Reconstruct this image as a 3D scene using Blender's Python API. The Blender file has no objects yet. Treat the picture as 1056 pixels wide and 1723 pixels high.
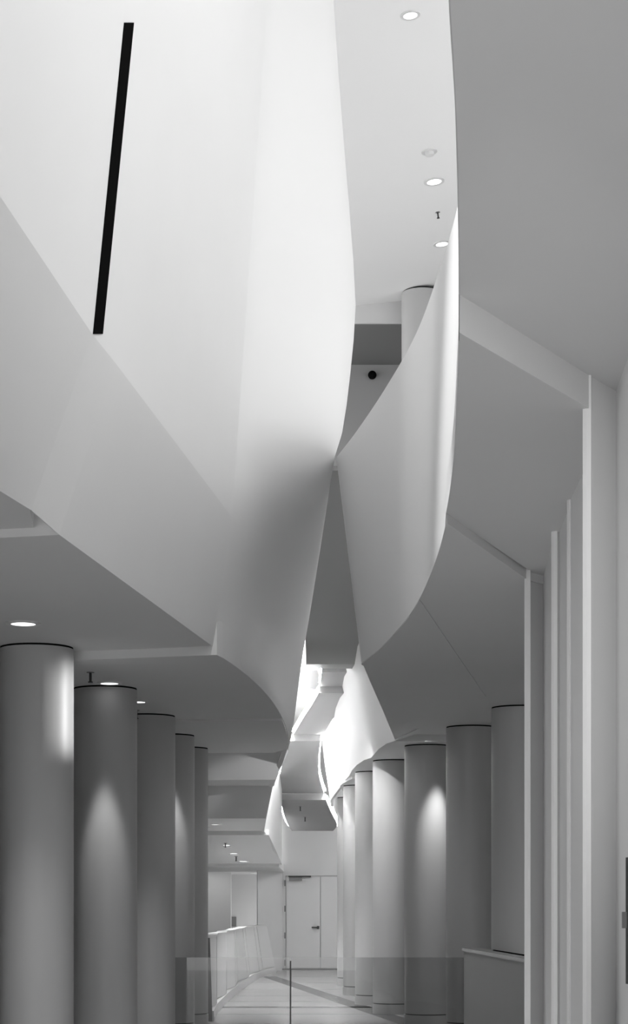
import bpy, bmesh, math, random
from mathutils import Vector

# ------------------------------------------------------------------ camera, world, light
F = 3100.0            # focal length in pixels of the 1056 x 1723 frame
VX, VY = 528.0, 1517.0
EYE = 1.65
sc = bpy.context.scene
cam_d = bpy.data.cameras.new('camera'); cam = bpy.data.objects.new('camera', cam_d)
sc.collection.objects.link(cam); sc.camera = cam
cam.location = (0, 0, EYE); cam.rotation_euler = (math.pi / 2, 0, 0)
cam_d.sensor_fit = 'VERTICAL'; cam_d.sensor_height = 36.0
cam_d.lens = F / 1723.0 * 36.0
cam_d.shift_y = (VY - 861.5) / 1723.0
cam_d.clip_end = 300

w = bpy.data.worlds.new('world'); sc.world = w; w.use_nodes = True
bg = w.node_tree.nodes['Background']
bg.inputs[0].default_value = (1, 1, 1, 1); bg.inputs[1].default_value = 2.55     # even overcast daylight

vs = sc.view_settings
vs.view_transform = 'Standard'; vs.look = 'None'; vs.gamma = 1.0; vs.use_curve_mapping = False
vs.exposure = 0.0
sc.cycles.max_bounces = 10; sc.cycles.diffuse_bounces = 8

# ------------------------------------------------------------------ materials
def new_mat(name):
    m = bpy.data.materials.new(name); m.use_nodes = True
    return m, m.node_tree, m.node_tree.nodes['Principled BSDF']

def paint(name, v, rough=0.6, spec=0.3, var=0.03, scale=1.3, stretch=(1, 1, 1)):
    m, t, b = new_mat(name)
    tc = t.nodes.new('ShaderNodeTexCoord'); mp = t.nodes.new('ShaderNodeMapping'); mp.inputs['Scale'].default_value = stretch
    nz = t.nodes.new('ShaderNodeTexNoise'); nz.inputs['Scale'].default_value = scale; nz.inputs['Detail'].default_value = 3
    rp = t.nodes.new('ShaderNodeMapRange')
    rp.inputs['To Min'].default_value = v * (1 - var); rp.inputs['To Max'].default_value = min(1, v * (1 + var))
    cc = t.nodes.new('ShaderNodeCombineColor')
    t.links.new(tc.outputs['Object'], mp.inputs[0]); t.links.new(mp.outputs[0], nz.inputs['Vector'])
    t.links.new(nz.outputs['Fac'], rp.inputs['Value'])
    for k in range(3): t.links.new(rp.outputs[0], cc.inputs[k])
    t.links.new(cc.outputs[0], b.inputs['Base Color'])
    b.inputs['Roughness'].default_value = rough; b.inputs['Specular IOR Level'].default_value = spec
    return m

def emit(name, s):
    m, t, b = new_mat(name)
    b.inputs['Base Color'].default_value = (.8, .8, .8, 1)
    b.inputs['Emission Color'].default_value = (1, 1, 1, 1); b.inputs['Emission Strength'].default_value = s
    return m

M = {}
M['white'] = paint('white_plaster', .70, .55, .25, .015)
M['bright'] = paint('ceiling_paint', .92, .6, .2, .01)
M['soffit'] = paint('soffit_plaster', .72, .7, .2, .015)
M['column'] = paint('column_plaster', .50, .45, .35, .02, 2.0, (1, 1, .15))
M['floor'] = paint('floor_stone', .45, .22, .5, .08, 1.6)
M['floor_dark'] = paint('dark_floor', .13, .25, .5, .08, 2.5)
M['joint'] = paint('joint_grout', .16, .8, .2, .1)
M['black'] = paint('black_gap', .006, .9, .0, .1)
M['dark'] = paint('dark_metal', .05, .4, .5, .1)
M['midgrey'] = paint('grey_metal', .22, .4, .5, .1)
M['wall'] = paint('wall_paint', .74, .6, .25, .02)
M['door'] = paint('door_paint', .72, .4, .4, .015)
M['grey'] = paint('grey_wall', .40, .6, .25, .02)  # even grey for the upper back wall and door trim
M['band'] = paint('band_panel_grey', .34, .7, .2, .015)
M['bridge'] = paint('bridge_shade_grey', .22, .6, .25, .02)  # bridge underside's shade put into the grey; the lintel shares it
M['trim'] = paint('lamp_trim', .75, .3, .5, .01)
M['lamp'] = emit('lamp_glow', 2.2)
M['cove'] = [emit('cove_glow_%d' % k, v) for k, v in enumerate((280.0, 520.0, 150.0, 80.0))]
m, t, b = new_mat('tinted_glass')
tr = t.nodes.new('ShaderNodeBsdfTransparent'); tr.inputs[0].default_value = (.82, .82, .82, 1)
gl = t.nodes.new('ShaderNodeBsdfGlossy'); gl.inputs['Roughness'].default_value = .02; gl.inputs[0].default_value = (.8, .8, .8, 1)
mx = t.nodes.new('ShaderNodeMixShader'); fr = t.nodes.new('ShaderNodeFresnel'); fr.inputs[0].default_value = 1.45
t.links.new(fr.outputs[0], mx.inputs[0]); t.links.new(tr.outputs[0], mx.inputs[1]); t.links.new(gl.outputs[0], mx.inputs[2])
t.links.new(mx.outputs[0], t.nodes['Material Output'].inputs[0])
M['glass'] = m

# ------------------------------------------------------------------ helpers
C = sc.collection
def P(px, py, d):
    return Vector(((px - VX) * d / F, d, EYE + (VY - py) * d / F))
def PH(px, py, h):
    return P(px, py, h * F / (VY - py))          # the point at height h above the eye

def tag(o, label=None, cat=None, group=None, kind=None):
    if label: o['label'] = label
    if cat: o['category'] = cat
    if group: o['group'] = group
    if kind: o['kind'] = kind
    return o

def empty(name, loc=(0, 0, 0), label=None, cat=None, group=None, kind=None):
    o = bpy.data.objects.new(name, None); C.objects.link(o); o.location = loc; o.empty_display_size = .1
    return tag(o, label, cat, group, kind)

def obj(name, verts, faces, mat, parent=None, smooth=False, angle=None, solid=None, off=1.0):
    me = bpy.data.meshes.new(name)
    me.from_pydata([tuple(v) for v in verts], [], faces)
    bm = bmesh.new(); bm.from_mesh(me)
    if not solid: bmesh.ops.recalc_face_normals(bm, faces=bm.faces)
    if angle is not None:
        for e in bm.edges:
            if len(e.link_faces) == 2 and e.calc_face_angle(0) > math.radians(angle): e.smooth = False
    bm.to_mesh(me); bm.free()
    for p in me.polygons: p.use_smooth = smooth
    me.materials.append(mat); me.update()
    o = bpy.data.objects.new(name, me); C.objects.link(o)
    if parent is not None:
        o.parent = parent
    if solid:
        s = o.modifiers.new('thickness', 'SOLIDIFY'); s.thickness = solid; s.offset = off
    return o

def slab(name, pts, z0, z1, mat, parent=None):
    """plan polygon (x, y) extruded from z0 to z1"""
    n = len(pts)
    v = [(p[0], p[1], z0) for p in pts] + [(p[0], p[1], z1) for p in pts]
    f = [list(range(n))[::-1], list(range(n, 2 * n))] + [[i, (i + 1) % n, n + (i + 1) % n, n + i] for i in range(n)]
    return obj(name, v, f, mat, parent)

def box(name, x0, x1, y0, y1, z0, z1, mat, parent=None):
    return slab(name, [(x0, y0), (x1, y0), (x1, y1), (x0, y1)], z0, z1, mat, parent)

def hexa(name, p, mat, parent=None):
    """p: four lower then four upper points"""
    return obj(name, p, [[3, 2, 1, 0], [4, 5, 6, 7], [0, 1, 5, 4], [1, 2, 6, 5], [2, 3, 7, 6], [3, 0, 4, 7]], mat, parent)

def grid(name, cols, mat, parent=None, back=(.08, 0, 0), lift=.02, angle=40):
    """a thick curved sheet: front columns of points, the back the same columns moved by 'back'"""
    n, k = len(cols), len(cols[0]); N = n * k; bk = Vector(back)
    v = [p for c in cols for p in c]
    v += [p + bk + (Vector((0, 0, lift)) if q == 0 else Vector()) for c in cols for q, p in enumerate(c)]
    f = []
    for i in range(n - 1):
        for j in range(k - 1):
            a = [i * k + j, (i + 1) * k + j, (i + 1) * k + j + 1, i * k + j + 1]
            f += [a, [N + q for q in a[::-1]]]
        f += [[i * k, N + i * k, N + (i + 1) * k, (i + 1) * k], [i * k + k - 1, (i + 1) * k + k - 1, N + (i + 1) * k + k - 1, N + i * k + k - 1]]
    for j in range(k - 1):
        a = (n - 1) * k
        f += [[j, j + 1, N + j + 1, N + j], [a + j, N + a + j, N + a + j + 1, a + j + 1]]
    return obj(name, v, f, mat, parent, True, angle)

def lathe(name, prof, mat, parent=None, loc=(0, 0, 0), seg=32, smooth=True, angle=35, ring=False):
    v, f = [], []
    n = len(prof)
    for i in range(seg):
        a = 2 * math.pi * i / seg
        for r, z in prof:
            v.append((loc[0] + r * math.cos(a), loc[1] + r * math.sin(a), loc[2] + z))
    for i in range(seg):
        for j in range(n if ring else n - 1):
            a, b_ = i * n, ((i + 1) % seg) * n; j2 = (j + 1) % n
            f.append([a + j, b_ + j, b_ + j2, a + j2])
    if not ring: f.append([i * n for i in range(seg)][::-1]); f.append([i * n + n - 1 for i in range(seg)])
    return obj(name, v, f, mat, parent, smooth, angle)

def interp(tab, x):
    if x <= tab[0][0]: return tab[0][1]
    for (a, p), (b_, q) in zip(tab, tab[1:]):
        if x <= b_: return p + (q - p) * (x - a) / (b_ - a)
    return tab[-1][1]

def smooth_interp(tab, x):
    """Catmull-Rom through a table"""
    xs = [a for a, _ in tab]; ys = [q for _, q in tab]
    if x <= xs[0]: return ys[0]
    if x >= xs[-1]: return ys[-1]
    i = max(k for k in range(len(xs)) if xs[k] <= x); i = min(i, len(xs) - 2)
    h = xs[i + 1] - xs[i]; u = (x - xs[i]) / h
    def slope(k):
        if k == 0: return (ys[1] - ys[0]) / (xs[1] - xs[0])
        if k == len(xs) - 1: return (ys[-1] - ys[-2]) / (xs[-1] - xs[-2])
        return (ys[k + 1] - ys[k - 1]) / (xs[k + 1] - xs[k - 1])
    a, b_ = slope(i) * h, slope(i + 1) * h
    return (2*u**3 - 3*u*u + 1) * ys[i] + (u**3 - 2*u*u + u) * a + (-2*u**3 + 3*u*u) * ys[i+1] + (u**3 - u*u) * b_

def spot(name, loc, target, watts, deg, blend=.5, radius=.04):
    l = bpy.data.lights.new(name, 'SPOT'); l.energy = watts; l.spot_size = math.radians(deg); l.spot_blend = blend
    l.shadow_soft_size = radius
    o = bpy.data.objects.new(name, l); C.objects.link(o); o.location = loc
    d = Vector(target) - Vector(loc); o.rotation_euler = d.to_track_quat('-Z', 'Y').to_euler()
    return o

# ------------------------------------------------------------------ floor
fl = box('floor', -7, 6, -1.3, 50, -.3, -.012, M['joint']); tag(fl, kind='structure')
rows = [-1.3, 4, 10, 16, 20, 23.2, 24.9, 27.0, 28.7, 30.4, 32.2, 34.6, 37.4, 40.6, 44.5, 50]
xs = [-7, -3.2, 2.8, 6]
k = 0
for i in range(len(rows) - 1):
    for j in range(len(xs) - 1):
        g = .02
        box('floor_slab', xs[j] + g, xs[j + 1] - g, rows[i] + g, rows[i + 1] - g, -.05, 0, M['floor'], fl)
box('floor_strip', -3.2, 2.8, 28.6, 28.95, -.02, .002, M['floor_dark'], fl)
# a dark strip crossing the floor on the diagonal
a, b_ = P(452, 1643, 40.6), P(720, 1733, 23.7)
dv = (b_ - a); nrm = Vector((dv.y, -dv.x, 0)).normalized() * .16
slab('floor_strip', [(a + nrm)[:2], (b_ + nrm)[:2], (b_ - nrm)[:2], (a - nrm)[:2]], -.02, .002, M['floor_dark'], fl)

def LB(d):       # bottom x of the smooth far part
    return smooth_interp([(15.4, -.85), (15.6, -.79), (16.6, -.648), (18.0, -.51), (19.4, -.42), (20.95, -.36), (22.5, -.335), (24.8, -.34)], d)
# ------------------------------------------------------------------ gallery soffits beside the columns (stepped ceilings)
S0h, S1h, S2h = 2.20, 2.15, 2.075
def E(px, py, h): v = PH(px, py, h); return (v.x, v.y)
cl = empty('ceiling_left', (0, 0, 0), kind='structure')
s0_edge = [(-2.45, 6.5), E(0, 826, S0h), E(50, 857, S0h)]
slab('soffit_panel', [(-6.5, 3)] + [(-3.1, 3)] + s0_edge + [(-1.66, 10.95), (-6.5, 10.95)], EYE + S0h, EYE + S0h + .3, M['soffit'], cl)
slab('soffit_panel', [(-6.5, 10.9), E(0, 905, S1h), E(100, 900, S1h), E(228, 993, S1h), E(355, 1086, S1h), E(125, 1102, S1h), (-6.5, 18.2)],
     EYE + S1h, EYE + S1h + .3, M['soffit'], cl)
s2_edge = [(LB(d) , d) for d in [15.5 + .2 * i for i in range(28)]]
p = s2_edge[-1]
slab('soffit_panel', [(-6.5, 18.15), E(125, 1111, S2h)] + s2_edge + [(-6.5, p[1] + .35)], EYE + S2h, EYE + S2h + .3, M['soffit'], cl)
S3h = 2.055
slab('soffit_panel', [(-6.5, p[1] + .35), p] + [(LB(d), d) for d in (21.3, 22, 22.7, 23.4, 24.1, 24.75)] + [(-.56, 25.45), (-6.5, 26.0)], EYE + S3h, EYE + S3h + .3, M['soffit'], cl)
# descending steps farther along
def step(pxr0, pxr1, ytop, ybot, d0, d1, hb1=None, dd=0.0, up0=0.0):
    """a lowered ceiling step: front face at d0 from image row ytop to ybot, underside running back to d1"""
    hb = (VY - ybot) * (d0 + dd) / F; ht = (VY - ytop) * d0 / F
    hb1 = hb if hb1 is None else hb1
    def pt(px, d, h): return Vector(((px - VX) * d / F, d, EYE + h))
    xr_b = pxr1; 
    lo = [Vector((-6.5, d0 + dd + .5, EYE + hb)), pt(pxr1[0], d0 + dd, hb), pt(pxr1[1], d1, hb1), Vector((-6.5, d1 + .5, EYE + hb1))]
    hi = [Vector((-6.5, d0 + .5, EYE + ht + up0)), pt(pxr0[0], d0, ht + up0), pt(pxr0[1], d1, max(ht, hb1) + .12), Vector((-6.5, d1 + .5, EYE + max(ht, hb1) + .12))]
    return hexa('soffit_panel', lo + hi, M['soffit'], cl)
step((486, 462), (463, 461), 1262, 1312, 25.4, 27.1, None, .3)
step((457, 450), (447, 443), 1322, 1377, 27.0, 32.2, None, .3)
step((452, 474), (452, 474), 1398, 1405, 32.1, 38.0, .78, 0.0, .02)

# ------------------------------------------------------------------ left gallery wall (the tall leaning one)
wl = empty('wall_left', (0, 0, 0), kind='structure')
TOPZ = 12.2
# near facets: (bottom point, fold point, upward lean)
bN0 = Vector((-2.62, 5.6, EYE + S0h)); fN0 = Vector((-1.66, 5.6, EYE + 3.2))
bN1 = PH(0, 826, S0h); fN1 = PH(0, 330, 3.2)
bL = PH(52, 858, S0h); fL = PH(155, 562, 3.2)
bR = PH(100, 900, S1h); fR = PH(195, 612, 3.2)
bE = PH(357, 1087, S1h); fE = PH(390, 870, 3.2)
def up(f, lean, z=TOPZ): return Vector((f.x + lean * (z - f.z), f.y, z))
def quad_panel(name, b0, b1, t1, t0, n=8):
    cs = []
    for i in range(n + 1):
        a_, c_ = b0 + (b1 - b0) * (i / n), t0 + (t1 - t0) * (i / n)
        cs.append([a_ + (c_ - a_) * (j / n) for j in range(n + 1)])
    return grid(name, cs, M['white'], wl, (-.05, 0, 0), .04)
quad_panel('lower_panel', bN0, bN1, fN1, fN0)
quad_panel('lower_panel', bN1, bL, fL, fN1)
quad_panel('lower_panel', bL, bR, fR, fL)
quad_panel('lower_panel', bR, bE, fE, fR)
quad_panel('upper_panel', fN0, fN1, up(fN1, .10), up(fN0, .10))
uL0, uL1 = up(fL, .10), up(fR, .098)
quad_panel('upper_panel', fN1, fL, uL0, up(fN1, .10))
quad_panel('upper_panel', fL, fR, uL1, uL0)
uE = up(fE, .068)
quad_panel('upper_panel', fR, fE, uE, uL1)
# the long dark slot cut beside the fold
s0, s1 = P(163, 562, 0), None
def on_line(py):                       # point on the slot line at a picture row
    z0, z1 = fL.z, TOPZ
    for _ in range(40):
        zm = (z0 + z1) / 2; q = fL + (uL0 - fL) * ((zm - fL.z) / (TOPZ - fL.z))
        row = VY - (q.z - EYE) * F / q.y
        if row > py: z0 = zm
        else: z1 = zm
    return q
dirv = (fR - fL).normalized()
qa, qb = on_line(563), on_line(38)
nv = dirv.cross((qb - qa).normalized()); nv = nv if nv.x > 0 else -nv
e0, e1 = dirv * .012, dirv * .205
lo = [qa + e0 - nv * .03, qa + e1 - nv * .03, qa + e1 + nv * .006, qa + e0 + nv * .006]
hi = [v + (qb - qa) for v in lo]
du = (qb - qa).normalized()
lo = [v + du * ((EYE + (qa.z - EYE) * v.y / qa.y - v.z) / du.z) for v in lo]; hi = [v + du * ((EYE + (qb.z - EYE) * v.y / qb.y - v.z) / du.z) for v in hi]
hexa('slot', lo + hi, M['black'], wl)
# far smooth part
# its outer line, where it turns away from the corridor: picture column, row and depth
SIL = [(485, 1259, 24.75), (490, 1235, 23.4), (505, 1140, 20.9), (520, 1040, 19.0), (536, 940, 17.6), (550, 850, 16.7), (563, 768, 16.2), (570, 748, 16.2), (578, 715, 16.2),
       (590, 620, 16.4), (598, 520, 16.6), (595, 450, 16.6), (585, 320, 16.6), (575, 200, 16.6), (566, 80, 16.6), (560, 0, 16.6), (552, -300, 16.6), (545, -600, 16.6)]
SP = [P(*q) for q in SIL]
SX = [(v.z - EYE, v.x) for v in SP]; SY = [(v.z - EYE, v.y) for v in SP]
RH = [.0, .05, .1, .2, .32, .48, .66, .85, 1.05, 1.25, 1.45, 1.65, 1.85, 2.05, 2.3, 2.6, 2.95, 3.3, 3.7, 4.2, 4.8, 5.4, 6.2, 7.0, 8.0, 9.2]
def seam(z):
    for a_, b_ in ((bE, fE), (fE, uE)):
        if z <= b_.z or b_ is uE: return a_ + (b_ - a_) * ((z - a_.z) / (b_.z - a_.z))
NT = 44
cols = [[] for _ in range(NT + 1)]
for r in RH:
    h = S2h + r; a_ = seam(EYE + h)
    xe, ye = smooth_interp(SX, h), smooth_interp(SY, h)
    k_ = min(1.0, r / .9); k_ = k_ * k_ * (3 - 2 * k_)
    for q in range(NT + 1):
        u = q / NT; y = a_.y + (ye - a_.y) * u
        sm = u * u * (3 - 2 * u)
        x_up = a_.x + (xe - a_.x) * (.35 * u + .65 * sm)
        x_lo = LB(max(15.5, y)) + (xe - LB(24.75)) * u + (a_.x - LB(15.5)) * max(0, 1 - 7 * u)
        x = x_lo * (1 - k_) + x_up * k_ if q else a_.x
        cols[q].append(Vector((x, y, EYE + h)))
for dx, dy in ((-.01, .18), (-.06, .42), (-.3, .9), (-1.2, 1.6)):
    cols.append([Vector((v.x + dx, v.y + dy, v.z)) for v in cols[NT]])
grid('curved_panel', cols, M['white'], wl, (-.05, .03, 0))

# ------------------------------------------------------------------ right gallery: ribbon parapet and stepped soffit
P1h, P2h, P3h, P4h = 2.30, 2.155, 2.10, 2.17
RB = [(1.0, .02), (3.6, .25), (4.7, .347), (5.4, .418), (7.0, .553), (8.2, .635), (9.1, .690), (10.2, .735), (11.28, .753), (12.6, .740), (13.55, .70), (14.56, .62), (15.4, .537), (16.2, .428)]
def RX(d): return smooth_interp(RB, d)
def redge(d0, d1, n): return [(RX(d0 + (d1 - d0) * i / n), d0 + (d1 - d0) * i / n) for i in range(n + 1)]
cr = empty('ceiling_right', (0, 0, 0), kind='structure')
slab('soffit_panel', redge(1.0, 6.98, 16) + [E(985, 630, P1h), E(1035, 658, P1h), (1.9, 8.6), (3.5, 8.6), (3.5, 1.0)],
     EYE + P1h, EYE + P1h + .25, M['soffit'], cr)
slab('soffit_panel', redge(6.98, 10.25, 12) + [E(912, 975, P2h), (2.6, 14.5), (2.6, 9.6), E(1060, 728, P2h)],
     EYE + P2h, EYE + P2h + .22, M['soffit'], cr)
p3 = [(622, 1145), (644, 1195), (665, 1246)]
slab('soffit_panel', redge(12.8, 16.2, 20) + [E(x, y, P3h) for x, y in p3] + [E(700, 1234, P3h), E(735, 1215, P3h), E(776, 1192, P3h), E(817, 1172, P3h)], EYE + P3h - .006, EYE + P3h + .2, M['soffit'], cr)
slab('soffit_panel', redge(10.22, 12.8, 14) + [E(817, 1172, P3h), E(859, 1151, P3h), E(887, 1142, P3h), (3.2, 17.4), (3.2, 14.3), E(888, 976, P3h)],
     EYE + P3h, EYE + P3h + .2, M['soffit'], cr)
slab('soffit_panel', [E(690, 1242, P4h), (.95, 20.5), (1.5, 17.0), (5, 17.0), (5, 26), (1.2, 26)], EYE + P4h, EYE + P4h + .2, M['soffit'], cr)
qc = [(663, 1247), (650, 1251), (637, 1260), (624, 1275), (612, 1279), (600, 1287), (592, 1296), (587, 1306)]
Qh = 2.08
qpts = [E(x, y, Qh) for x, y in qc]
slab('soffit_panel', qpts + [(1.6, qpts[-1][1] + .2), (5, qpts[-1][1] + .2), (5, 24.4)], EYE + Qh, EYE + Qh + .2, M['soffit'], cr)
fq = [(.50, 31.9), (.46, 32.6), (.55, 34.5), (.62, 38)]
slab('soffit_panel', [(qpts[-1][0] + .06, qpts[-1][1] + .15)] + fq + [(5, 38), (5, 30.3)], EYE + Qh - .03, EYE + Qh + .2, M['soffit'], cr)

# ribbon: bottom table and top table over d
wr = empty('wall_right', (0, 0, 0), kind='structure')
RT = [(1.0, .28, 1.0, 3.91), (3.6, .5, 3.6, 3.91), (4.7, .60, 4.7, 3.91), (7.0, .72, 7.0, 3.91), (8.5, .79, 8.5, 3.91), (10.34, .807, 10.34, 3.91), (11.36, .777, 11.36, 3.91), (12.67, .703, 12.67, 3.91)]
for px, py, h, t_ in ((650, 650, 3.91, 13.98), (600, 725, 3.91, 15.3), (567, 768, 3.91, 16.2)):
    v = PH(px, py, h); RT.append((t_, v.x, v.y, h))
cols = []
nn = 150
for i in range(nn + 1):
    d = 1.0 + (16.2 - 1.0) * i / nn
    hb = P1h if d < 6.99 else P2h if d < 10.24 else P3h
    b0 = Vector((RX(d) - .004, d, EYE + hb))
    t0 = Vector((smooth_interp([(q[0], q[1]) for q in RT], d), smooth_interp([(q[0], q[2]) for q in RT], d), EYE + smooth_interp([(q[0], q[3]) for q in RT], d)))
    cols.append([b0 + (t0 - b0) * (j / 10) for j in range(11)])
tip = cols[-1]
for dx, dy in ((-.004, .12), (.03, .26), (.14, .5), (.30, .85), (.75, 2.0)):
    cols.append([Vector((v.x + dx * (1 if j == 0 else 1), v.y + dy, v.z)) for j, v in enumerate(tip)])
grid('parapet_panel', cols, M['white'], wr, (.08, .20, 0), .03)
# the lit ribbon farther along, above the columns
def colline(px, py, h, lean, top, d=None):
    b0 = PH(px, py, h) if d is None else P(px, py, d)
    return [Vector((b0.x - lean * (z), b0.y, b0.z + z)) for z in [top * j / 6 for j in range(7)]]
cols = []
fr_tab = [(700, 1228, .10), (680, 1238, .14)] + [(x, y, .18 + .10 * i / 7) for i, (x, y) in enumerate(qc)] + [(580, 1313, .27), (577, 1318, .25)]
for x, y, ln in fr_tab:
    cols.append(colline(x, y, Qh, ln, 1.95))
for x_, y_, ln in ((.42, 34.0, .2), (.33, 37, .15), (.36, 40, .1), (.5, 44.4, .06)):
    cols.append([Vector((x_ - ln * z, y_, EYE + Qh - .05 + z)) for z in [1.95 * j / 6 for j in range(7)]])
grid('ribbon_panel', cols, M['white'], wr, (.06, .01, 0))

# the lit ribbon on the other side, above the descending steps
cols = []
for x, y, d, ln in ((486, 1252, 24.8, .12), (475, 1285, 25.5, .12), (464, 1312, 25.75, .11), (458, 1326, 27.1, .10), (448, 1376, 27.4, .08), (444, 1399, 32.0, .05), (453, 1408, 32.4, .04), (462, 1432, 35.0, .02), (474, 1453, 38, 0), (474, 1455, 40.5, 0), (473, 1458, 44.4, 0)):
    b0 = P(x, y, d); top = EYE + 3.95 - b0.z
    cols.append([Vector((b0.x + ln * top * u, b0.y, b0.z + top * u)) for u in [j / 6 for j in range(7)]])
grid('ribbon_panel', cols, M['white'], wl, (-.06, .01, 0))

# ------------------------------------------------------------------ pleated wall on the right, near
wp = empty('wall_right', (0, 0, 0), kind='structure')
plan = [(1.0, -1.1), (1.02, 3.6), (1.16, 5.6), (1.20, 5.5), (1.325, 7.78), (1.36, 8.3), (1.225, 8.09), (1.19, 8.05), (1.195, 8.12), (1.345, 9.07),
        (1.375, 9.9), (1.385, 9.88), (1.43, 10.75), (1.395, 10.72), (1.415, 10.85), (1.53, 12.35), (1.45, 12.2), (1.387, 11.98), (1.40, 12.1), (1.95, 12.9), (2.25, 15.5), (2.3, 17.4)]
for (x0, y0), (x1, y1) in zip(plan, plan[1:]):
    zt = EYE + (P1h if max(y0, y1) < 8.35 else P2h if max(y0, y1) < 12.36 and y0 < 12.3 else P3h) + .02
    obj('pleat_panel', [(x0, y0, 0), (x1, y1, 0), (x1, y1, zt), (x0, y0, zt)], [[0, 1, 2, 3]], M['wall'], wp, False, None, .02, 1.0)

# ------------------------------------------------------------------ upper ceiling and the back of the upper level
we = box('wall_behind_camera', -7, 8.2, -1.4, -1.2, 1.8, 12.6, M['wall']); tag(we, kind='structure')  # unseen wall added behind the camera to cut light from there
ro = box('ceiling_entrance', -7, 8.2, -1.2, 0, 12.6, 12.8, M['white']); tag(ro, kind='structure')
box('ceiling_side', -7, -2.2, 0, 13, 12.6, 12.8, M['white'], ro)
wu = box('added_upper_wall', 8.0, 8.2, 19, 31.3, 4.2, 12.8, M['wall']); tag(wu, kind='structure')  # added unseen wall, darkens the upper back
wv = box('added_upper_wall', 8.0, 8.2, -1.2, 19, 0, EYE + 6.6, M['wall']); tag(wv, kind='structure')  # added unseen wall, shuts out low side light
wn = box('wall_light_block', -6.7, -3.3, 13, 13.2, 0, EYE + 2.4, M['wall']); tag(wn, kind='structure')  # added unseen wall, keeps side light off the nearest column
wm = box('wall_over', -7, -6.8, -1.2, 26, 2.7, 12.8, M['wall']); tag(wm, kind='structure')
TILT = .10
def CZ(x, y): return EYE + 9.30 + TILT * (x - .3)
ce = obj('ceiling', [(-2.5, 13, CZ(-2.5, 0)), (8, 13, CZ(8, 0)), (8, 28.9, CZ(8, 0)), (-2.5, 28.9, CZ(-2.5, 0)),
                     (-2.5, 13, 12.6), (8, 13, 12.6), (8, 28.9, 12.6), (-2.5, 28.9, 12.6)],
         [[3, 2, 1, 0], [4, 5, 6, 7], [0, 1, 5, 4], [1, 2, 6, 5], [2, 3, 7, 6], [3, 0, 4, 7]], M['bright']); tag(ce, kind='structure')
hb = (VY - 545) * 28.9 / F
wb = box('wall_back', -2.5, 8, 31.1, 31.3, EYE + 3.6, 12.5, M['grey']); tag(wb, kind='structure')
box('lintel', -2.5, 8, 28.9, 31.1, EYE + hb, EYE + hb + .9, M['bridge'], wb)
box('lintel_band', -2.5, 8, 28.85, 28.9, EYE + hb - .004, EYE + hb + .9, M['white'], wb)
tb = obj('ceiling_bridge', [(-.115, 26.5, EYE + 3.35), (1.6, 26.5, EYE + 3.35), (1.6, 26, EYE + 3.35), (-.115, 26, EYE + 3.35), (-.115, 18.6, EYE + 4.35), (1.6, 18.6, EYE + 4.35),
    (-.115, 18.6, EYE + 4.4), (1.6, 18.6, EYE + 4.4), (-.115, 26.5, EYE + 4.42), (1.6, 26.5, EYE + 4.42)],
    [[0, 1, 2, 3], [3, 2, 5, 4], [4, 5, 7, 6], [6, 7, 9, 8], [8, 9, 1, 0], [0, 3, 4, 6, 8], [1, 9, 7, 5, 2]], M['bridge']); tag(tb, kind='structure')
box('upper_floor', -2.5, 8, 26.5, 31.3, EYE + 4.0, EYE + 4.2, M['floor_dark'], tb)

# ------------------------------------------------------------------ hanging ceiling band in the middle distance
cc_ = empty('ceiling_band', (0, 0, 0), kind='structure')
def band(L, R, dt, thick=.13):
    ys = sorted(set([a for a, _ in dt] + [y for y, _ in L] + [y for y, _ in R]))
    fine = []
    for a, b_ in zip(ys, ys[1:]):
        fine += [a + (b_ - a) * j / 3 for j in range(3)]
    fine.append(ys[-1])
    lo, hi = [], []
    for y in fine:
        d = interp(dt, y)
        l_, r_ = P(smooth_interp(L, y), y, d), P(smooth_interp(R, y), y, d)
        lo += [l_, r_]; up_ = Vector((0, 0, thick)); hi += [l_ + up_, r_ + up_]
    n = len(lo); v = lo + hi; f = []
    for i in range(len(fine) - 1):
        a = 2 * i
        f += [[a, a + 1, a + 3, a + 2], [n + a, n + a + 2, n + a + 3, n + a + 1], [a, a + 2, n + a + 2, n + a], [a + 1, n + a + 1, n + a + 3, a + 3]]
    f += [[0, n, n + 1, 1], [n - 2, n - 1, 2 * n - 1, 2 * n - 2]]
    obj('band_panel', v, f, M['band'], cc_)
    return hi
edges = []
edges.append(band([(1132, 541), (1155, 538)], [(1131, 597), (1148, 596.5), (1155, 592)], [(1131, 26.9), (1155, 27.5)]))
edges.append(band([(1166, 536), (1185, 525), (1208, 510), (1230, 497), (1236, 493)], [(1166, 591), (1180, 581), (1195, 570), (1215, 557), (1232, 546), (1236, 543)], [(1166, 27.5), (1236, 32)]))
edges.append(band([(1247, 488), (1275, 478), (1300, 471.5), (1320, 470), (1335, 470)], [(1247, 539), (1275, 536), (1300, 536), (1320, 540), (1335, 545)], [(1247, 32), (1308, 37), (1335, 38.3)]))
edges.append(band([(1346, 472), (1370, 477), (1388, 484), (1398, 491)], [(1346, 548), (1365, 556), (1388, 567), (1394, 564), (1398, 560)], [(1346, 38.3), (1398, 42.5)]))
h0 = P(560, 1134, 27.2)
box('hanger', h0.x, P(577, 1134, 27.2).x, 27.15, 27.25, h0.z, EYE + 3.95, M['wall'], cc_)
fc = box('ceiling_far', -2.6, 4.5, 26.5, 44.6, EYE + 3.9, EYE + 4.0, M['white']); tag(fc, kind='structure')

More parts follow.
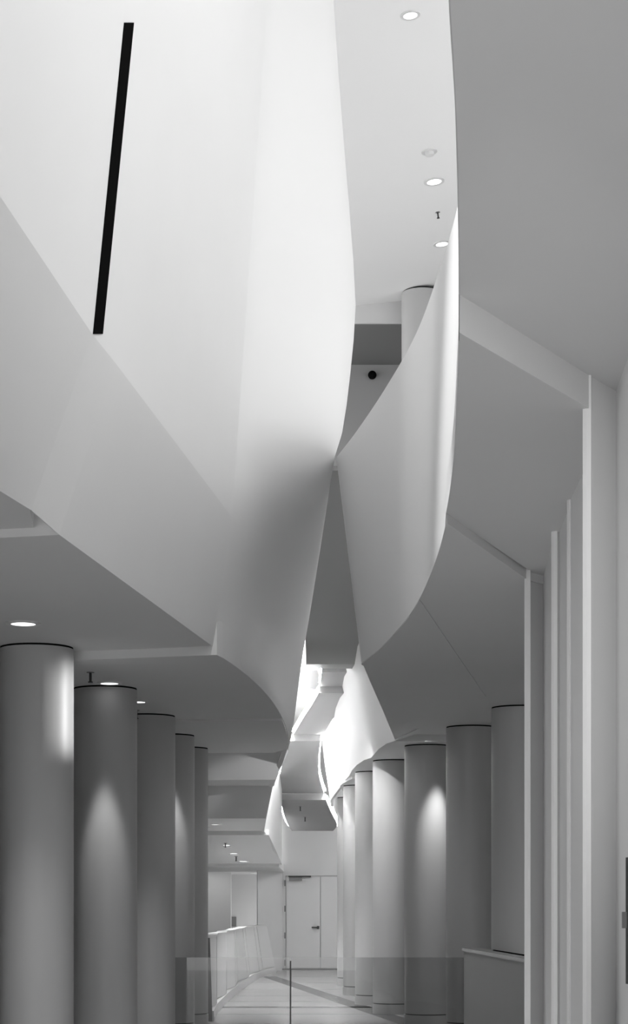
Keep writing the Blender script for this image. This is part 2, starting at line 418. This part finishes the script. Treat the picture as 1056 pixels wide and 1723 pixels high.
# ------------------------------------------------------------------ far wall with its door, side rooms
wf = box('wall_far', -.80, 4.5, 44.5, 44.7, 0, EYE + 3.9, M['wall']); tag(wf, kind='structure')
p0, p1 = P(432, 1600, 42.6), P(474, 1600, 44.5)
wd = obj('wall_side', [(p0.x, p0.y, 0), (p1.x, p1.y, 0), (p1.x, p1.y, EYE + .95), (p0.x, p0.y, EYE + .95)], [[0, 1, 2, 3]], M['wall'], None, False, None, .02, 1.0); tag(wd, kind='structure')
wo = box('wall_outer', -6.7, -6.5, 4.5, 50, 0, EYE + 2.6, M['wall']); tag(wo, kind='structure')
wq = box('wall_outer', 5.0, 5.2, 8.6, 50, 0, EYE + 2.6, M['wall']); tag(wq, kind='structure')
wx = box('wall_end', -6.5, -.72, 49, 49.2, 0, EYE + 2.6, M['wall']); tag(wx, kind='structure')
rc = slab('ceiling_room', [(-6.5, 38.3), (-.72, 38.0), (-.72, 49), (-6.5, 49)], EYE + .72, EYE + .9, M['soffit']); tag(rc, kind='structure')
q0, q1 = P(346, 1500, 42), P(389, 1500, 45)
wz = box('wall_partition', -6.5, q1.x, 44.8, 45.0, 0, EYE + .72, M['white']); tag(wz, kind='structure')

dr = empty('door_1', (P(510, 1632, 44.5).x, 44.5, 0), kind='structure')
def dbox(name, x0, x1, y0, y1, yo0, yo1, mat, parent=dr, d=44.5):
    a, b_ = P(x0, y1, d), P(x1, y0, d)
    o = box(name, a.x - dr.location.x, b_.x - dr.location.x, yo0, yo1, a.z, b_.z, mat, parent); return o
dbox('door_leaf', 482, 538.2, 1475, 1629, -.03, 0, M['door'])
lf = dbox('door_leaf', 539.6, 596, 1475, 1629, -.03, 0, M['door'])
dbox('door_frame', 480, 598, 1473.2, 1474.6, -.015, 0, M['grey'])
dbox('door_frame', 480, 481.2, 1473, 1632, -.012, 0, M['grey'])
dbox('meeting_gap', 538.4, 539.4, 1475, 1629, -.025, 0, M['grey'])
dbox('threshold', 474, 600, 1629.5, 1632.5, -.04, 0, M['dark'])
for y in (1486, 1529, 1574, 1620): dbox('hinge', 478.2, 480.0, y - 5, y + 5, -.05, -.0, M['midgrey'])
dbox('door_closer', 486, 508, 1476, 1482, -.10, -.03, M['midgrey'])
dbox('closer_arm', 485, 523, 1473.6, 1475.8, -.12, -.03, M['dark'])
hd = dbox('handle_rose', 533, 537, 1558, 1563, -.06, -.03, M['dark'])
dbox('door_lever', 524, 536, 1559.3, 1561.6, -.09, -.06, M['dark'])

# ------------------------------------------------------------------ columns
def column(d, px, r, ztop, label, zb=0.0, group='round columns along the corridor', base=True):
    x = (px - VX) * d / F
    o = empty('column', (x, d, zb), label, 'column', group)
    H = ztop - zb
    lathe('shaft', [(r, .0 if not base else .16), (r, H - .016)], M['column'], o, seg=56)
    lathe('shadow_gap', [(r * .985, H - .016), (r * .985, H)], M['black'], o, seg=56)
    if base:
        lathe('skirting', [(r + .004, 0), (r + .004, .145)], M['column'], o, seg=56)
        lathe('skirting_groove', [(r - .012, .145), (r - .012, .16)], M['dark'], o, seg=56)
    return o
R = .31
column(15.6, 62, R, EYE + S1h, 'nearest round white column, its edge brightly lit beneath the widest dark soffit')
column(17.95, 177, R, EYE + S2h, 'round white column with a tall rounded pool of lamp light on its front')
column(20.6, 248, R, EYE + S2h, 'plain dark round column between the two columns that carry pools of light')
column(22.8, 285, R, EYE + S3h, 'narrow-looking round column with a soft light streak, fourth from the near end')
column(24.7, 311, R, EYE + S3h, 'last round column of its row, beside the fluted white parapet')
column(20.6, 873, R, EYE + P4h, 'round column rising out of the stone-topped plinth beside the pleated wall')
column(22.9, 792, R, EYE + P4h, 'dark round column just behind the stone-topped plinth and the glass barrier')
column(24.6, 719, R, EYE + Qh, 'round column with the brightest lamp pool, behind the glass barrier')
column(27.2, 662, R, EYE + Qh, 'round column with a diagonal shadow edge, next beyond the brightest-lit one')
column(29.6, 629.5, R, EYE + Qh, 'slim-looking round column under the scalloped tip of the soffit')
column(32.6, 606.5, R, EYE + Qh - .03, 'pale round column second from the door in the far row')
column(36.3, 593.5, R, EYE + Qh - .03, 'pale round column nearest the white double door')
u = P(708, 515, 28.5)
column(28.5, 709, R, CZ(u.x, 28.5) - .02, 'upper-level round white column seen above the curving parapet', EYE + 4.2, 'columns of the upper level', False)

# ------------------------------------------------------------------ plinth, parapet, glass barrier
pl = empty('plinth', (1.9, 19, 0), 'low white plinth with a stone top beside the pleated wall', 'plinth')
slab('body', [(x - 1.9, y - 19) for x, y in ((1.99, 17.1), (1.732, 21.3), (1.90, 21.3), (2.16, 17.1))], 0, 1.08, M['column'], pl)
slab('stone_top', [(x - 1.9, y - 19) for x, y in ((1.975, 17.08), (1.712, 21.33), (1.92, 21.33), (2.18, 17.08))], 1.08, 1.115, M['floor'], pl)
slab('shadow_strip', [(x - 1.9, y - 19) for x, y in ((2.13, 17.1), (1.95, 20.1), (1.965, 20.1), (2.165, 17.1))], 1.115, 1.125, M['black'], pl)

pa = empty('parapet', (-1.45, 25.4, 0), 'fluted white parapet leaning outward beside the stone floor', 'parapet')
pts = [((355, 25.4), (350, 25.4)), ((359, 27.0), (360, 27.0)), ((368, 28.4), (367, 28.4)), ((376, 29.9), (375.5, 30)), ((384, 31.2), (383, 31.4)), ((392, 32.6), (390, 32.8)), ((403, 34.4), (399, 34.4)),
       ((414, 36.4), (405, 36.2)), ((424, 38.2), (414, 38.0)), ((434, 39.6), (424, 39.6)), ((446, 41.0), (433, 41.0)), ((462, 42.5), (446, 42.3))]
pts2 = []; pts3 = []
for i, ((xb, d), (xt, dt)) in enumerate(pts):
    w_ = (.05 if i % 2 else -.03)
    pts3.append((Vector(((xb - VX) * d / F + .03, d, 0)), Vector(((xt - VX) * dt / F + .03, dt, 1.15))))
    pts2.append((Vector(((xb - VX) * d / F + w_, d, 0)), Vector(((xt - VX) * dt / F + w_ * .8, dt, 1.15 - .06 * i / 11))))
o0 = pa.location
th = Vector((-.12, 0, 0))
def mix(p_, q_, z): return p_ + (q_ - p_) * (z / q_.z)
for (a, at), (b_, bt) in zip(pts3, pts3[1:]):
    hexa('skirting', [v - o0 for v in (a + Vector((.012, 0, 0)), b_ + Vector((.012, 0, 0)), b_ + th, a + th, mix(a, at, .14) + Vector((.012, 0, 0)), mix(b_, bt, .14) + Vector((.012, 0, 0)), mix(b_, bt, .14) + th, mix(a, at, .14) + th)], M['wall'], pa)
for (a, at), (b_, bt) in zip(pts2, pts2[1:]):
    ga, gb_ = (b_ - a) * .03, (bt - at) * .03
    hexa('flute_gap', [v - o0 for v in (mix(a, at, .155) - ga + th * .3, mix(a, at, .155) + ga + th * .3, mix(a, at, .155) + ga + th, mix(a, at, .155) - ga + th, at - gb_ + th * .3, at + gb_ + th * .3, at + gb_ + th, at - gb_ + th)], M['midgrey'], pa)
    a, at, b_, bt = a + ga, at + gb_, b_ - ga, bt - gb_
    hexa('flute_panel', [v - o0 for v in (mix(a, at, .155), mix(b_, bt, .155), mix(b_, bt, .155) + th, mix(a, at, .155) + th, at, bt, bt + th, at + th)], M['wall'], pa)
    at, bt = at - gb_, bt + gb_
    c0, c1 = Vector((.015, 0, 0)), Vector((-.15, 0, 0)); uz = Vector((0, 0, .025))
    hexa('coping', [v - o0 for v in (at + c0, bt + c0, bt + c1, at + c1, at + c0 + uz, bt + c0 + uz, bt + c1 + uz, at + c1 + uz)], M['wall'], pa)
a = pts2[0]
hexa('end_post', [v - o0 for v in (a[0] + Vector((-.02, -.05, 0)), a[0] + Vector((.05, -.05, 0)), a[0] + Vector((.05, .0, 0)), a[0] + Vector((-.02, 0, 0)), a[1] + Vector((-.02, -.05, 0)), a[1] + Vector((.05, -.05, 0)), a[1] + Vector((.05, 0, 0)), a[1] + Vector((-.02, 0, 0)))], M['midgrey'], pa)

GY = 21.45
gz = EYE - (1611 - VY) * GY / F
gb = empty('glass_barrier', (0, GY, 0), 'clear frameless glass barrier standing across the corridor', 'barrier')
gx0, gxm, gx1 = (292 - VX) * GY / F, (488.5 - VX) * GY / F, (781 - VX) * GY / F
box('glass_pane', gx0, gxm - .008, -.006, .006, .0, gz, M['glass'], gb)
box('glass_pane', gxm + .008, gx1, -.006, .006, .0, gz, M['glass'], gb)
box('joint_seal', gxm - .008, gxm + .008, -.006, .006, .0, gz - .04, M['dark'], gb)
box('floor_channel', gx0, gx1, -.03, .03, 0.0, .05, M['midgrey'], gb)

# ------------------------------------------------------------------ ceiling fittings
def downlight(loc, r, label, group, tilt=0.0, lit=True):
    o = empty('downlight', loc, label, 'downlight', group)
    o.rotation_euler = (0, -tilt, 0)
    lathe('trim_ring', [(r, -.012), (r, .002), (r * .7, .002), (r * .7, -.012)], M['trim'], o, seg=32, ring=True)
    lathe('lamp_lens', [(r * .7, -.009), (r * .7, .0)], M['lamp'], o, seg=32)
    return o
def on_h(px, py, h): return PH(px, py, h)
g1 = 'downlights under the dark soffits'
downlight(on_h(39, 1048, S1h), .135, 'glowing downlight above the nearest column, in the widest dark soffit', g1)
v = on_h(184, 1148.5, S2h); downlight(v, .12, 'glowing downlight just above the column with the tall light pool', g1)
downlight(on_h(233, 1180, S2h), .10, 'glowing downlight half hidden behind the second column head', g1)
hD = (VY - 1377) * 27.3 / F
downlight(on_h(362, 1386.5, hD), .10, 'small downlight in the narrow dark step past the last column', g1)
downlight(P(352, 1363, 25.9) + Vector((0, .2, -.02)) if False else on_h(346, 1392, hD), .08, 'tiny downlight hidden at the edge of the last column', g1)
def on_slope(px, py):
    a = (VY - 1405) * 32.1 / F; d = (a + (a - .78) / 5.9 * 32.1) / ((VY - py) / F + (a - .78) / 5.9)
    return P(px, py, d)
downlight(on_slope(381, 1423), .085, 'first of three tiny downlights in the far sloping soffit', g1)
downlight(on_slope(393, 1437), .10, 'middle of three tiny downlights in the far sloping soffit', g1)
downlight(on_slope(409, 1450), .11, 'last of three tiny downlights in the far sloping soffit', g1)
rm = P(428, 1483, 46.5); downlight((rm.x, rm.y - .3, EYE + .72), .12, 'bright downlight in the side room beyond the parapet', g1)
def on_ceil(px, py):
    k_ = (px - VX) / F; d = (9.30 - TILT * .3) / ((VY - py) / F - TILT * k_)
    return P(px, py, d)
g2 = 'downlights in the high white ceiling'
ta = math.atan(TILT)
downlight(on_ceil(690, 25), .105, 'lone bright downlight at the top of the high white ceiling', g2, ta)
downlight(on_ceil(730, 305), .135, 'middle downlight of the high ceiling, below the round detector', g2, ta)
downlight(on_ceil(743, 410), .125, 'downlight of the high ceiling partly hidden by the curving parapet', g2, ta)
def sprinkler(loc, label, s=1.0, tilt=0.0):
    o = empty('sprinkler', loc, label, 'sprinkler', 'ceiling sprinklers'); o.rotation_euler = (0, -tilt, 0)
    lathe('rosette', [(.035 * s, -.006 * s), (.035 * s, .004)], M['midgrey'], o, seg=16)
    lathe('stem', [(.012 * s, -.085 * s), (.012 * s, 0)], M['dark'], o, seg=10)
    lathe('deflector', [(.022 * s, -.095 * s), (.022 * s, -.085 * s)], M['dark'], o, seg=12)
sprinkler(on_h(152, 1131, S2h), 'black sprinkler in front of the second column head')
sprinkler(on_h(229.5, 1195, S2h), 'black sprinkler at the corner of the second column head')
sprinkler(on_ceil(736, 357), 'small sprinkler in the high white ceiling between two downlights', .9, ta)
sprinkler(on_slope(397, 1441), 'tiny sprinkler among three downlights in the far sloping soffit', 1.0)
sprinkler(on_slope(379, 1419), 'tiny sprinkler beside the first of three far downlights', .8)
for px, py, lb in ((505, 1357, 'upper of two tiny sprinklers on the last hanging ceiling panel'), (513, 1375, 'lower of two tiny sprinklers on the last hanging ceiling panel')):
    d = interp([(1346, 38.3), (1398, 42.5)], py); sprinkler(P(px, py, d), lb, 1.0)
v = on_ceil(722, 255)
o = empty('smoke_detector', v, 'round white smoke detector in the high white ceiling', 'detector'); o.rotation_euler = (0, -ta, 0)
lathe('base_plate', [(.10, -.012), (.10, .004)], M['trim'], o, seg=24)
lathe('sensor_head', [(.03, -.06), (.055, -.05), (.06, -.012)], M['trim'], o, seg=24)
v = P(626, 631, 31.0)
o = empty('dome_camera', v, 'black round camera on the grey upper back wall', 'camera')
me_prof = [(.072 * math.sin(math.pi * k / 10) + .0005, -.072 * math.cos(math.pi * k / 10)) for k in range(11)]
lathe('camera_ball', me_prof, M['black'], o, seg=20, angle=80)
box('wall_mount', -.03, .03, .0, .1, -.03, .03, M['dark'], o)

# dark wall screen at the right edge
v = P(1054, 1549, 7.35)
o = empty('wall_screen', v, 'dark narrow panel with a small side catch on the pleated wall', 'panel')
hz0, hz1 = P(1054, 1655, 7.35).z - v.z, P(1054, 1443, 7.35).z - v.z
obj('screen_panel', [(-.008, -.02, hz0), (.05, -.35, hz0), (.075, -.35, hz0), (.02, -.02, hz0), (-.008, -.02, hz1), (.05, -.35, hz1), (.075, -.35, hz1), (.02, -.02, hz1)],
    [[0, 1, 2, 3], [4, 5, 6, 7], [0, 1, 5, 4], [1, 2, 6, 5], [2, 3, 7, 6], [3, 0, 4, 7]], M['dark'], o)
box('catch', -.022, -.006, -.03, -.01, -.03, .035, M['midgrey'], o)

# small box on the far room wall
v = P(393.5, 1550, 48.9)
o = box('control_box', v.x - .06, v.x + .06, 48.93, 49.0, v.z - .14, v.z + .12, M['midgrey']); tag(o, 'small grey control box on the far room wall past the parapet', 'box')

# ------------------------------------------------------------------ cove light strips lying on the hanging ceiling band
def strip(name, seq, label, mat):
    v, f = [], []
    for p_, q_ in seq:
        v += [p_ + Vector((0, 0, .01)), q_ + Vector((0, 0, .01)), q_ + Vector((0, 0, .05)), p_ + Vector((0, 0, .05))]
    for i in range(len(seq) - 1):
        a = 4 * i
        for j in range(4): f.append([a + j, a + (j + 1) % 4, a + 4 + (j + 1) % 4, a + 4 + j])
    f += [[0, 1, 2, 3], [4 * len(seq) - 4 + j for j in range(4)]]
    o = obj(name, v, f, mat); tag(o, label, 'light strip', 'cove light strips on the hanging ceiling band')
names = ['short first', 'second', 'third', 'last']
for hi, nm, cm in zip(edges, names, M['cove']):
    L = [hi[2 * i] for i in range(len(hi) // 2)]; Rr = [hi[2 * i + 1] for i in range(len(hi) // 2)]
    dn = Vector((0, 0, -.09)); sl = [(a + dn + (a - b_) * .035, a + dn + (a - b_) * .005) for a, b_ in zip(L, Rr)]
    sr = [(b_ + dn + (b_ - a) * .005, b_ + dn + (b_ - a) * .035) for a, b_ in zip(L, Rr)]
    strip('cove_light', sl, 'glowing cove strip along the parapet-side edge of the %s hanging ceiling panel' % nm, cm)
    strip('cove_light', sr, 'glowing cove strip along the column-side edge of the %s hanging ceiling panel' % nm, cm)

# ------------------------------------------------------------------ lamps' own light, plus spots added for brightness
spot('lamp_column', (-1.97, 17.32, EYE + S2h - .03), (-1.97, 17.36, .6), 150, 38, .5)
spot('lamp_column', (-1.70, 22.25, EYE + S3h - .03), (-1.70, 22.3, .6), 130, 38, .5)
spot('lamp_column', (1.72, 24.02, EYE + Qh - .03), (1.70, 24.12, .8), 190, 56, .8)
spot('added_edge_spot', (2.05, 16.5, EYE + P3h - .14), (-2.04, 15.55, EYE + 1.62), 900, 13, .9)  # added spot with no fixture, brightens the nearest column's edge
spot('lamp_room', (rm.x, rm.y - .3, EYE + .70), (rm.x - .1, rm.y, 0), 40, 150, .5)
spot('lamp_room', (-2.6, 43.3, EYE + .70), (-2.6, 44.4, .3), 40, 150, .5)
for px, py, pos in ((362, 1386.5, on_h(362, 1386.5, hD)), (381, 1423, on_slope(381, 1423)), (393, 1437, on_slope(393, 1437)), (409, 1450, on_slope(409, 1450))):
    spot('lamp_step', pos - Vector((0, 0, .03)), pos - Vector((0, 0, 2)), 125, 130, .6)
v = Vector((.42, 4.0, EYE + P1h))
o = empty('added_soffit_spotlight', v, 'added cylinder spotlight under the wide pale soffit before the pleated wall', 'spotlight')
lathe('added_lamp_body', [(.06, 0), (.06, -.2), (.05, -.2), (.05, -.19)], M['trim'], o, seg=24)
spot('added_soffit_spot', v - Vector((0, 0, .23)), (1.3, 11.0, 2.3), 260, 44, 1.0, .06)  # added unseen spot, brightens the pleated wall
v = P(490, 1150, 25.6)
o = empty('added_wall_spotlight', v, 'small added spotlight hidden behind the end of the tall curved wall', 'spotlight')
box('added_bracket', -.12, .0, -.02, .02, -.02, .02, M['midgrey'], o)
lathe('added_lamp_head', [(.03, .05), (.045, .04), (.045, -.05)], M['midgrey'], o, seg=16)
spot('added_wall_spot', v + Vector((.03, 0, -.08)), (1.05, 27.6, .9), 330, 72, .8)  # added hidden spot, brightens the far columns
for y_, yt, pw in ((8.6, 10.2, 9000), (10.2, 12.7, 9000)):
    v = Vector((-.55, y_, 12.3))
    o = empty('added_high_spotlight', v, 'added spotlight high over the corridor aimed at the curving parapet, %s' % ('nearer the entrance' if y_ < 9 else 'nearer the high ceiling'), 'spotlight', 'added spotlights')
    lathe('added_lamp_head', [(.05, .14), (.07, .12), (.07, -.08)], M['midgrey'], o, seg=20)
    box('added_arm', -.02, .02, -.02, .02, .12, .3, M['midgrey'], o)
    spot('added_high_spot', v - Vector((0, 0, .1)), (.74, yt, 4.6), pw, 17, 1.0)  # added unseen spot, brightens the curving parapet
for pos, pw in ((on_h(39, 1048, S1h), 130), (on_h(233, 1180, S2h), 150)):
    spot('lamp_bay_or_added', pos - Vector((0, 0, .03)), pos - Vector((0, 0, 2)), pw, 72, .9)
v = Vector((1.9, 23.6, EYE + Qh))
downlight(v, .09, 'small added downlight hidden behind the dark column by the plinth', g1)
spot('lamp_bay_or_added', v - Vector((0, 0, .05)), (-.95, 25.9, EYE + 1.62), 260, 21, .7)  # added hidden spot, brightens the ceiling steps opposite
